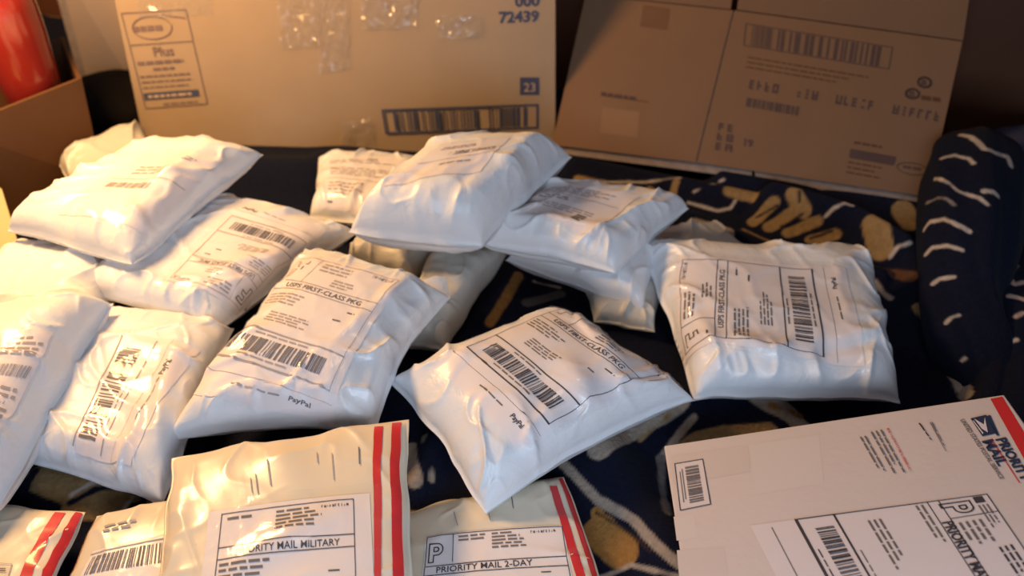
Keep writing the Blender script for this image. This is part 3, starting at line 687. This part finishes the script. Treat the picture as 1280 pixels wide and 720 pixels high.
v_ = L.sheet('faded_patch', fc, mat('faded_patch', (.15, .078, .045), .8, .2, noise_amt=.15), .0006)
L = Label(RL, [(753, 134), (800, 140), (797, 172), (750, 166)]); L.sheet('torn_paper_patch', fc, mat('torn_kraft_patch', (.225, .13, .072), .8, .2, noise_amt=.1), .0006)

# --- dark board behind, at the right, and the blue cloth
hb = root('headboard', (.05, 1.50, -.42), 'dark reddish brown headboard behind the opened carton', 'headboard')
v, f = slab([(-1.25, far(-1.25, -.012), -.42), (1.32, far(1.32, -.012), -.42), (1.32, far(1.32, -.012), .62), (-1.25, far(-1.25, -.012), .62)], (-.012, -.035, 0)); mesh_obj('panel', v, f, M['wood'], hb, org(hb), smooth=False)
def lump(name, c, s, m, lab, cat, seed, rot=0, sq=2.6, amp=.12):
    n, k = 56, 56; a = np.linspace(0, 2 * np.pi, n); b = np.linspace(-np.pi / 2, np.pi / 2, k)
    Ag, Bg = np.meshgrid(a, b, indexing='ij'); e = 2 / sq
    pw = lambda q: np.sign(q) * np.abs(q) ** e
    x = pw(np.cos(Bg)) * pw(np.cos(Ag)); y = pw(np.cos(Bg)) * pw(np.sin(Ag)); z = pw(np.sin(Bg))
    V = np.stack([x.ravel(), y.ravel(), z.ravel()], 1)
    w = 1 + amp * (noise(V[:, 0] * 2 + V[:, 2], V[:, 1] * 2 + 4, seed) - .5) + amp * .4 * (noise(V[:, 0] * 6 + V[:, 2] * 3, V[:, 1] * 6 + V[:, 2] * 3, seed + 1) - .5)
    V = V * w[:, None] * np.array(s); cr, sr = math.cos(rot), math.sin(rot)
    V = np.stack([V[:, 0] * cr - V[:, 1] * sr, V[:, 0] * sr + V[:, 1] * cr, V[:, 2]], 1) + np.array(c)
    loc = (c[0], c[1], V[:, 2].min()); o = mesh_obj(name, V, grid_faces(n, k).tolist(), M[m], None, loc)
    return tag(o, lab, cat)
q = P(1290, 268, .05); lump('blue_pillow', (q[0] + .08, q[1] + .06, .035), (.13, .15, .07), 'bluecloth', 'dull blue pillow at the right edge behind the rolled blanket fold', 'pillow', 3)

# --- left: low open carton with the red jar in it
a0, a1, b0, b1 = PY(-60, 162, 1.03), PY(102, 98, 1.17), P(-60, 306, -.0), P(130, 228, -.0)
lc = root('open_carton', (b0 + b1) / 2, 'dark brown open carton at the left edge with a red jar in it', 'box')
fn = np.cross(a1 - a0, b0 - a0); fn /= np.linalg.norm(fn); fn = fn if fn[1] < 0 else -fn
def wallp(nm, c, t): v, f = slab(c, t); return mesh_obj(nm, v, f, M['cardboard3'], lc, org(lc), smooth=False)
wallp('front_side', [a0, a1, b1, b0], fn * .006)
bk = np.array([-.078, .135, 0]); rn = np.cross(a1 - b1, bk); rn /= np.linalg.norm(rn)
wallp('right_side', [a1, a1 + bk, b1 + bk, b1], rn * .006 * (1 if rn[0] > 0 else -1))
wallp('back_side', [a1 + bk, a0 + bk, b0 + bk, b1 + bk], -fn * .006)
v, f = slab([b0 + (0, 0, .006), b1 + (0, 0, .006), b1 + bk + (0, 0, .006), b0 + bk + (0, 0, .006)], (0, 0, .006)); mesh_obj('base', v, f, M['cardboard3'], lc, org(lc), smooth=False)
# jar
jc = PY(20, 60, 1.17); jz0 = .008
prof = [(.0, 0), (.028, 0), (.032, .004), (.036, .03), (.043, .06), (.051, .10), (.0565, .145), (.057, .17), (.052, .20), (.040, .222), (.030, .235), (.030, .252), (.035, .262), (.033, .266), (.027, .26), (.026, .24), (.0, .238)]
jr = root('red_jar', (jc[0], jc[1], jz0), 'glossy red ceramic jar standing in the left carton', 'jar')
ns = 48; V = []; 
pr = np.array(prof); tt = np.linspace(0, len(pr) - 1, 90); pr2 = np.stack([np.interp(tt, np.arange(len(pr)), pr[:, k]) for k in (0, 1)], 1)
for r_, z_ in pr2 * (.84, 1):
    for k in range(ns): V.append((jc[0] + r_ * math.cos(2 * math.pi * k / ns), jc[1] + r_ * math.sin(2 * math.pi * k / ns), jz0 + z_ * 1.6))
Fj = [[i * ns + k, i * ns + (k + 1) % ns, (i + 1) * ns + (k + 1) % ns, (i + 1) * ns + k] for i in range(len(pr2) - 1) for k in range(ns)]
mesh_obj('jar_body', V, Fj, M['glaze'], jr, org(jr))

# --- pale cardboard sheet standing between jar and sealed carton
c0, c1, c2, c3 = PY(66, -60, 1.50), PY(150, -60, 1.46), PY(160, 92, 1.42), PY(112, 112, 1.46)
pz = root('standing_board', (c2 + c3) / 2, 'pale cardboard sheet standing between the red jar and the sealed carton', 'cardboard')
v, f = slab([c0, c1, c2 + (c2 - c1) * .04, c3 + (c3 - c0) * .04], (0, -.006, 0)); mesh_obj('sheet', v, f, M['palecard'], pz, org(pz), smooth=False)
e0, e1 = c0, c3 + (c3 - c0) * .0
v, f = slab([e0 + (-.016, .004, 0), e0, e1, e1 + (-.016, .004, 0)], (0, -.010, 0)); mesh_obj('fluted_edge', v, f, M['edge'], pz, org(pz), smooth=False)
q = PY(142, 135, 1.36); lump('black_pouch', (q[0] + .005, q[1] - .01, .016), (.075, .08, .040), 'black', 'small black pouch in the gap left of the sealed carton', 'pouch', 8, .2)

# --- cream board at the far left edge
s0, s1, s2, s3 = P(-60, 205, .10), P(2, 236, .09), P(31, 332, .06), P(-50, 350, .05)
cb = root('cream_board', (s0 + s2) / 2 - (0, 0, .07), 'cream board leaning at the left edge beside the top left mailer', 'board')
v, f = slab([s0, s1, s2, s3], (0, 0, .006)); mesh_obj('sheet', v, f, mat('cream_board', (.50, .40, .22), .7, .2, noise_amt=.05), cb, org(cb), smooth=False)

# ================================================================== MAILERS
G1 = 'plastic mailers heaped on the blanket'
# bottom layer, mostly covered
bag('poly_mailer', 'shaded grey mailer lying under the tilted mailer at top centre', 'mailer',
    [(448, 288, .035), (592, 298, .035), (512, 352, .03), (432, 330, .03)], .05, 11, 'greyshadepoly', G1, n=80)
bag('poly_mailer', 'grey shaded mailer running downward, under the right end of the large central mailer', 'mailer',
    [(556, 305, .03), (634, 322, .03), (556, 438, .025), (470, 432, .03)], .055, 12, 'greyshadepoly', G1, n=80)
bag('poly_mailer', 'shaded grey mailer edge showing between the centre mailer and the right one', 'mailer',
    [(720, 352, .02), (835, 350, .02), (818, 418, .015), (745, 402, .015)], .03, 13, 'greyshadepoly', G1, n=70, wr=.6)
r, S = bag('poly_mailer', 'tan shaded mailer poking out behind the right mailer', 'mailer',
    [(812, 292, .02), (896, 284, .02), (945, 325, .015), (806, 345, .015)], .035, 14, 'greyshadepoly', G1, n=80, wr=.6)
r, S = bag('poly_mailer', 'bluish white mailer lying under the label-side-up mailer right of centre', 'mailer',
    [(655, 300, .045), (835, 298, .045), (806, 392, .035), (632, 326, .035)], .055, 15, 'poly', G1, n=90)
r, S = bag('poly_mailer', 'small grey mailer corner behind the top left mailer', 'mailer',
    [(72, 206, .06), (182, 158, .06), (210, 225, .06), (90, 250, .05)], .05, 16, 'greyshadepoly', G1, n=80)
# E: behind the top centre one
r, S = bag('poly_mailer', 'white mailer with faint label text, lying behind and left of the top centre mailer', 'mailer',
    [(398, 203, .05), (545, 206, .05), (500, 292, .05), (388, 272, .045)], .055, 17, 'poly', G1)
def lab_e(L, s):
    L.scrib('txt', .50, .04, .62, .08, 1, 1); L.scrib('sml', .08, .08, .9, .16, 2, 2); L.scrib('sml', .1, .25, .9, .42, 4, 3); L.scrib('sml', .1, .55, .6, .8, 4, 4); L.scrib('txt', .1, .86, .2, .92, 1, 5); L.hline('lin', .05, .95, .48)
put_label(r, S, [(405, 200), (520, 202), (486, 280), (402, 262)], lab_e, 1, INK_SOFT, tape=True)

# K: far left, behind J
r, S = bag('poly_mailer', 'brightly lit mailer at the left edge, under the top left mailer', 'mailer',
    [(40, 316, .05), (150, 335, .05), (140, 430, .045), (-110, 440, .045)], .085, 18, 'poly', G1)
S_K = S
# B
r, S = bag('poly_mailer', 'warm lit mailer with an upside down label, below and right of the top left mailer', 'mailer',
    [(286, 248, .075), (446, 294, .055), (268, 418, .05), (90, 360, .07)], .056, 19, 'poly', G1, creases=[(.1, .75, .6, .95, .006, .012)])
put_label(r, S, [(302, 404), (204, 350), (304, 252), (408, 288)], first_class, 3, INK_SOFT)
# I
r, S = bag('poly_mailer', 'white mailer with a sideways barcode, between the far left and central mailers', 'mailer',
    [(126, 384, .05), (292, 410, .045), (206, 634, .035), (42, 582, .035)], .060, 20, 'poly', G1, creases=[(.75, .2, .9, .8, .006, .010), (.1, .9, .8, .86, .004, .01)])
def lab_i(L, s):
    L.hline('lin', .03, .97, .02, .0014); L.barcode('bar', .10, .08, .90, .34, 9, 36); L.scrib('sml', .2, .38, .8, .41, 1, 2)
    L.hline('lin', .03, .97, .46, .0014); L.hline('lin', .0, 1, .66, .0004); L.scrib('sml', .3, .77, .7, .81, 1, 3); L.text('txt', 'PayPal', .68, .81, .0060, .02)
put_label(r, S, [(88, 562), (152, 415), (250, 438), (164, 582)], lab_i, 4, INK_SOFT, tape_x=(-.03, .9), tape_y=(.05, 1.3))
# J
r, S = bag('poly_mailer', 'white mailer cut off by the left edge, its side turned to the middle', 'mailer',
    [(-60, 405, .065), (142, 380, .095), (-2, 646, .065), (-190, 600, .05)], .09, 21, 'poly', G1, dome=(.2, 0))
def lab_j(L, s): L.scrib('sml', .55, .05, .95, .25, 4, 2); L.barcode('bar', .62, .32, .95, .42, 3, 16); L.scrib('sml', .6, .5, .95, .8, 5, 8)
put_label(r, S, [(-40, 430), (66, 415), (-10, 560), (-130, 560)], lab_j, 5, INK_FAINT)
# A
r, S = bag('poly_mailer', 'puffy mailer in the brightest lamplight at top left, in front of the open carton', 'mailer',
    [(180, 190, .125), (328, 192, .13), (166, 333, .11), (6, 288, .12)], .062, 22, 'poly', G1, creases=[(.75, .1, .9, .9, .006, .012)])
def lab_a(L, s): L.barcode('bar', .12, .52, .62, .60, 7, 24); L.scrib('sml', .6, .12, .75, .18, 2, 3); L.hline('lin', .05, .95, .46); L.scrib('sml', .2, .25, .6, .4, 3, 4)
put_label(r, S, [(185, 192), (282, 200), (182, 296), (72, 268)], lab_a, 6, INK_FAINT)
# F
r, S = bag('poly_mailer', 'white mailer with a dusty label, right of the top centre mailer', 'mailer',
    [(688, 238, .085), (860, 262, .085), (772, 340, .085), (598, 306, .085)], .060, 23, 'poly', G1, creases=[(.05, .85, .9, .8, .006, .010)])
def lab_f(L, s): L.scrib('sml', .08, .08, .9, .3, 5, 2); L.scrib('txt', .1, .4, .5, .5, 2, 3); L.scrib('sml', .1, .6, .9, .75, 3, 4); L.hline('lin', .05, .95, .35); L.scrib('txt', .72, .70, .82, .88, 4, 8, .7)
put_label(r, S, [(690, 232), (800, 246), (742, 300), (630, 284)], lab_f, 7, INK_SOFT)
# D
r, S = bag('poly_mailer', 'fat tilted mailer at top centre, leaning on its neighbours in front of the sealed carton', 'mailer',
    [(548, 200, .13), (714, 199, .13), (603, 308, .115), (436, 291, .115)], .108, 24, 'poly', G1, a=4.5, b=2.0,
    bow=(-.002, -.004, .006, -.006), creases=[(.82, .1, .95, .8, .007, .014), (.3, .9, .35, .6, -.004, .01), (.72, .9, .7, .6, -.004, .01)])
def lab_d(L, s): L.glyphs('txt', .35, .30, .95, .40, 14, 5); L.scrib('sml', .1, .1, .6, .2, 2, 3); L.scrib('sml', .4, .6, .8, .7, 1, 4); L.hline('lin', .05, .95, .5)
put_label(r, S, [(555, 182), (638, 172), (600, 215), (478, 232)], lab_d, 8, INK_SOFT)
# G
r, S = bag('poly_mailer', 'white mailer at right centre whose label bears an outlined letter F', 'mailer',
    [(796, 306, .05), (1084, 320, .055), (1126, 502, .045), (866, 498, .035)], .070, 25, 'poly', G1, bow=(-.008, -.002, -.002, -.006),
    creases=[(.1, .82, .5, .86, .007, .014), (.6, .86, .98, .75, -.006, .010), (.7, .8, .95, .72, .005, .01), (.06, .5, .12, .95, .006, .01)], a=5.0)
put_label(r, S, [(850, 460), (848, 322), (1056, 334), (1082, 458)], first_class, 11)
# C
r, S = bag('poly_mailer', 'largest mailer, left of centre, its label wrapped in wrinkled clear tape', 'mailer',
    [(384, 314, .09), (562, 370, .08), (470, 540, .052), (204, 552, .055)], .082, 26, 'poly', G1, bow=(-.004, -.014, -.012, -.008), a=3.4,
    creases=[(.80, .05, .97, .9, .008, .012), (.88, .1, .9, .9, -.006, .01), (.05, .9, .6, .92, .004, .01), (.75, .5, .85, .1, .006, .01)])
put_label(r, S, [(372, 312), (510, 352), (418, 546), (250, 498)], first_class, 12, INK_SOFT, tape_x=(-.08, 1.20), tape_y=(-.04, .80))
tg = [P(530, 350, .088), P(557, 346, .080), P(563, 372, .072), P(536, 374, .084)]; tg2 = [q + (0, 0, .0012) for q in tg]; mid = (tg[0] + tg[3]) / 2 + (tg[1] - tg[0]) * .5 + (0, 0, .004)
mesh_obj('tape_end', [tg[0], (tg[0] + tg[1]) / 2 + (0, 0, .004), tg[1], tg[2], (tg[2] + tg[3]) / 2 + (0, 0, .004), tg[3]], [[0, 1, 4, 5], [1, 2, 3, 4]], M['poly'], r, org(r))
# H
r, S = bag('poly_mailer', 'white mailer in the middle, its label barcode running down to the right', 'mailer',
    [(486, 480, .05), (706, 388, .06), (868, 500, .05), (608, 642, .04)], .088, 27, 'poly', G1, bow=(-.004, -.010, -.012, -.006), a=3.6,
    creases=[(.55, .95, .62, .6, .007, .014), (.95, .3, .8, .75, .008, .012), (.15, .3, .45, .12, .004, .01), (.3, .9, .5, .6, -.004, .012)])
put_label(r, S, [(718, 374), (842, 474), (650, 568), (540, 456)], first_class, 13, tape_x=(-.05, 1.05), tape_y=(-.12, .80))

# ================================================================== PRIORITY ENVELOPES
G2 = 'priority envelopes along the front edge'
def stripe(S, uv, rt):
    L = Label(S, None, uv=np.array(uv)); L.sheet('red_stripe', rt, M['redink'], .0008)
def lab_pri(kind):
    def f(L, s):
        L.frame('lin', .03, .02, .97, 1.2, .0008); L.vline('lin', .22, .02, .20, .0007); L.hline('lin', .03, .97, .20); L.hline('lin', .03, .97, .27)
        outlined(L, 'P', .055, .075, .024)
        L.scrib('sml', .26, .04, .45, .09, 2, s); L.scrib('sml', .50, .03, .72, .15, 5, s + 1); L.glyphs('txt', .78, 0.0280, 0.9400, .05, 10, 3)
        L.text('txt', kind, .5, .258, .0070, .006, w=L.w * .66, align='c')
        L.scrib('sml', .05, .29, .32, .36, 3, s + 2); L.scrib('txt', .80, .335, .92, .345, 1, s + 3); L.scrib('sml', .3, .47, .6, .6, 4, s + 4)
        L.hline('lin', .03, .97, .66, .0016); L.barcode('bar', .12, .70, .88, .84, s, 36)
    return f
# O
r, S = bag('padded_envelope', 'white envelope with two slanting red stripes in the bottom left corner', 'envelope',
    [(-70, 628, .035), (108, 641, .035), (8, 850, .05), (-190, 850, .05)], .018, 31, 'envelope', G2, wr=.25, margin=(.01,) * 4, bow=(0, 0, 0, 0), n=80)
stripe(S, [(.79, .05), (.86, .05), (.86, 1), (.79, 1)], r); stripe(S, [(.915, .02), (.975, .02), (.975, 1), (.915, 1)], r)
L = Label(S, [(-60, 700), (16, 706), (0, 760), (-90, 760)]); L.scrib('txt', .75, .1, .95, .2, 2, 3); L.frame('lin', 0, 0, 1, 1, .0008); L.flush(r, INK_SOFT)
# N
r, S = bag('padded_envelope', 'white envelope with a large barcode, left of the largest front envelope', 'envelope',
    [(122, 646, .045), (262, 618, .045), (255, 860, .055), (20, 870, .055)], .022, 32, 'envelope', G2, wr=.25, margin=(.01,) * 4, bow=(0, 0, 0, 0), n=80)
stripe(S, [(.005, .05), (.05, .05), (.05, 1), (.005, 1)], r)
L = Label(S, [(116, 690), (212, 668), (212, 740), (84, 752)]); sh = L.sheet('shipping_label', r, M['paper']); L.barcode('bar', .05, .14, .92, .52, 4, 30); L.hline('lin', 0, 1, .06, .0014); L.flush(sh, INK_SOFT)
L = Label(S, [(128, 656), (180, 646), (176, 668), (118, 680)]); L.scrib('sml', .1, .1, .9, .6, 2, 3); L.flush(r, INK_FAINT)
# M
r, S = bag('padded_envelope', 'cream envelope marked 2-DAY with two red stripes, tucked under the middle mailer', 'envelope',
    [(478, 650, .012), (706, 597, .016), (800, 860, .045), (478, 900, .045)], .018, 33, 'envelope', G2, wr=.25, margin=(.01,) * 4, bow=(.004, 0, 0, 0), n=90)
stripe(S, [(.885, .08), (.925, .08), (.905, 1), (.86, 1)], r); stripe(S, [(.955, .01), (.988, .01), (.975, 1), (.94, 1)], r)
put_label(r, S, [(530, 672), (706, 655), (724, 790), (520, 800)], lambda L, s: None, 3, tape=False, ink=INK) if False else None
L = Label(S, [(532, 672), (704, 657), (728, 798), (520, 812)]); sh = L.sheet('shipping_label', r, M['paper'])
def lab_m(L, s):
    L.frame('lin', .01, .01, .99, 1, .0008); L.vline('lin', .20, .01, .28, .0007); L.hline('lin', .01, .99, .30); L.hline('lin', .01, .99, .385)
    outlined(L, 'P', .035, .09, .022); L.scrib('sml', .24, .03, .45, .1, 2, s); L.scrib('sml', .48, .03, .72, .2, 5, s + 1); L.glyphs('txt', .76, 0.0430, 0.9400, .065, 10, 3)
    L.text('txt', 'PRIORITY MAIL 2-DAY', .42, .37, .0068, .008, w=L.w * .66, align='c'); L.scrib('sml', .05, .42, .35, .5, 3, s + 2); L.scrib('txt', .8, .43, .9, .45, 1, 2)
    L.barcode('bar', .15, .7, .85, .85, 5, 30)
lab_m(L, 51); L.flush(sh, INK)
L = Label(S, [(560, 640), (690, 610), (694, 640), (566, 662)]); L.vline('sml', .05, .1, .9, .001); L.vline('sml', .36, .1, .95, .001); L.vline('txt', .6, .1, .6, .001); L.flush(r, INK_SOFT)
# L
r, S = bag('padded_envelope', 'largest front envelope, cream with two upright red stripes and a military mail label', 'envelope',
    [(214, 574, .075), (509, 526, .085), (518, 830, .08), (184, 855, .08)], .026, 34, 'envelope', G2, wr=.22, margin=(.012,) * 4, bow=(.003, 0, 0, 0), n=120,
    creases=[(.7, .45, .35, .6, .006, .016), (.42, .02, .55, .3, .005, .02), (.05, .1, .1, .6, .004, .012)])
stripe(S, [(.845, .06), (.88, .06), (.865, 1), (.845, 1)], r); stripe(S, [(.915, .015), (.955, .015), (.955, 1), (.91, 1)], r)
L = Label(S, [(262, 640), (462, 617), (470, 780), (244, 795)]); sh = L.sheet('shipping_label', r, M['paper'])
def lab_l(L, s):
    L.frame('lin', .08, .04, .90, 1, .0008); L.hline('lin', .08, .90, .33); L.hline('lin', .08, .90, .43)
    L.scrib('sml', .12, .07, .30, .12, 1, s); L.scrib('sml', .42, .07, .72, .26, 5, s + 1); L.glyphs('txt', .70, 0.0780, 0.8700, .10, 10, 3)
    L.text('txt', 'PRIORITY MAIL MILITARY', .50, .415, .0068, .008, w=L.w * .62, align='c')
    L.scrib('sml', .10, .46, .45, .60, 3, s + 2); L.scrib('txt', .74, .60, .82, .625, 1, s + 3)
lab_l(L, 61); L.flush(sh, INK)
L = Label(S, [(290, 580), (460, 552), (462, 600), (296, 625)]); L.vline('sml', .16, .4, .95, .0012); L.vline('sml', .26, .1, .8, .0016); L.vline('sml', .12, .5, .9, .001)
L.vline('sml', .62, .1, .4, .001); L.vline('sml', .73, .2, .9, .001); L.vline('txt', .93, .15, .6, .0012); L.flush(r, {'sml': ('fine_print', M['faintink']), 'txt': ('fine_print', M['softink'])})
L = Label(S, [(250, 632), (474, 606), (478, 775), (236, 790)]); L.sheet('clear_tape', r, M['tape'], .002)

# ================================================================== WHITE PRIORITY BOX
A = P(830, 557, .065); B = P(1255, 493, .145); w = (B - A) / np.linalg.norm(B - A)
hh = np.cross(np.array([0, 0, 1.0]), w); hh /= np.linalg.norm(hh); hh = hh if hh[1] < 0 else -hh
kk = np.cross(w, hh); kk = kk if kk[2] > 0 else -kk; kk /= np.linalg.norm(kk)
t_ = math.radians(12); d = hh * math.cos(t_) + kk * math.sin(t_); Lb = .27
C_, D_ = B + d * Lb, A + d * Lb
n_ = np.cross(w, d); n_ = n_ if n_[2] > 0 else -n_; n_ /= np.linalg.norm(n_)
loc = (A + B + C_ + D_) / 4 - n_ * .04
pb = root('priority_box', loc, 'flat white mailing box at lower right with an eagle emblem and red stripe', 'box')
v, f = slab([A, B, C_, D_], n_ * .042); bo = mesh_obj('body', v, f, M['whiteboard'], pb, org(pb), smooth=False)
bm_ = bo.modifiers.new('bevel', 'BEVEL'); bm_.width = .0015; bm_.segments = 2
PS = quad_surf([A, B, C_, D_])
PI_ = dict(INK); PI_['logo'] = ('emblem', M['navyink'])
# red stripe along the right edge
L = Label(PS, [(1238, 499), (1253, 496), (1310, 590), (1290, 592)]); L.sheet('red_stripe', pb, M['redink'], .0004)
# small framed barcode label; own top points to the right of the picture
L = Label(PS, [(843, 580), (879, 574), (889, 631), (850, 639)]); sh = L.sheet('barcode_label', pb, M['plainpaper'], .0003)
L.frame('lin', 0, 0, 1, 1, .0009); L.barcode('sml', .34, .12, .80, .90, 3, 22, vertical=True)
L.rect('sml', .14, .2, .17, .85); L.rect('sml', .22, .15, .25, .8); L.flush(sh, PI_, .0008)
# pale paper patches stuck on the lid
for i, px in enumerate([[(838, 570), (935, 556), (938, 590), (842, 606)], [(936, 556), (1024, 543), (1030, 604), (946, 618)], [(846, 688), (905, 684), (912, 730), (850, 732)], [(842, 646), (868, 642), (872, 672), (846, 676)]]):
    Label(PS, px).sheet('paper_patch', pb, mat('paper_patch', (.66, .60, .60) if i % 2 else (.625, .555, .55), .6, .3), .00015)
# the box lid print: reading direction runs down the picture, its own top is at the right
def lid(px): return Label(PS, px)
L = lid([(1108, 536), (1150, 598), (1130, 612), (1090, 548)])   # red heading with lines
L = lid([(1112, 536), (1141, 590), (1110, 615), (1070, 545)])
L.glyphs('red', .0, .02, .98, .09, 26, 4); L.scrib('sml', .0, .2, 1.0, .62, 3, 3, .4); L.scrib('sml', .05, .72, .9, .98, 2, 5, .4); L.flush(pb, PI_)
L = lid([(1168, 528), (1190, 572), (1168, 560), (1146, 532)]); L.scrib('sml', 0, .1, 1.0, .2, 1, 6, .6); L.rect('sml', 0.0, .22, .9, .27); L.scrib('txt', -.05, .75, .7, .86, 1, 8, .8); L.flush(pb, PI_)
# emblem and wordmark; own frame: x down the picture, y to the left
L = lid([(1233, 519), (1284, 600), (1254, 606), (1200, 527)])
L.poly('logo', [(.0, .02), (.30, .02), (.30, .60), (.0, .60)]); 
L.poly('logo', [(.02, -.12), (.34, -.0), (.34, .10), (.02, .02)])
L.text('logo', 'PRIORITY', .38, .22, .0090, .04, w=L.w * .64); L.rect('redl', .38, .34, 1.02, .385); L.text('logo', 'MAIL', .36, .72, .0095, .03, w=L.w * .40)
L.text('sml', 'UNITED STATES POSTAL SERVICE', -.02, .98, .0040, .02, w=L.w * .95)
L.flush(pb, {'logo': ('emblem', M['navyink']), 'redl': ('red_rule', M['redink']), 'sml': ('fine_print', M['softink'])}, .0008)
L.b = {}; L.poly('e', [(.02, .50), (.14, .30), (.04, .12), (.27, .34), (.20, .46)]); L.poly('e', [(.04, .56), (.26, .50), (.28, .55), (.06, .59)]); L.flush(pb, {'e': ('emblem_eagle', M['plainpaper'])}, .0014)
# postage label
L = lid([(1234, 618), (1300, 715), (1010, 800), (938, 657)])
sh = L.sheet('shipping_label', pb, M['plainpaper'], .0003)
def px_label(L):
    L.frame('lin', -.0, .0, 1.3, .80, .0009); L.vline('lin', .235, .0, .20, .0008)
    L.hline('lin', 0, 1.0, .198, .0009); L.hline('lin', 0, 1.0, .245, .0009)
    L.poly('txt', [(.02, .025), (.10, .025), (.10, .065), (.02, .065)]); L.scrib('sml', .13, .02, .5, .07, 3, 2); L.scrib('sml', .3, .08, .6, .19, 4, 3); L.scrib('txt', .65, .03, 1.0, .10, 3, 7)
    outlined(L, 'P', .055, .085, .024, .0014)
    L.text('txt', 'PRIORITY MAIL 2-DAY', .26, .24, .0085, .035, w=L.w * 1.05)
    L.scrib('sml', .03, .265, .6, .31, 2, 5); L.scrib('sml', .12, .46, .7, .53, 3, 6)
    L.hline('lin', 0, 1.0, .635, .0018); L.hline('lin', .0, 1.0, .80, .0018); L.barcode('bar', .12, .665, 1.2, .745, 19, 44)
    L.scrib('sml', .4, .61, 1, .622, 1, 8); L.scrib('txt', .32, .772, .8, .785, 1, 9); L.hline('sml', .05, 1.0, .915, .0009); L.scrib('txt', .62, .95, .9, .965, 1, 10)
px_label(L); L.flush(sh, INK, .0008)

bpy.context.view_layer.update()
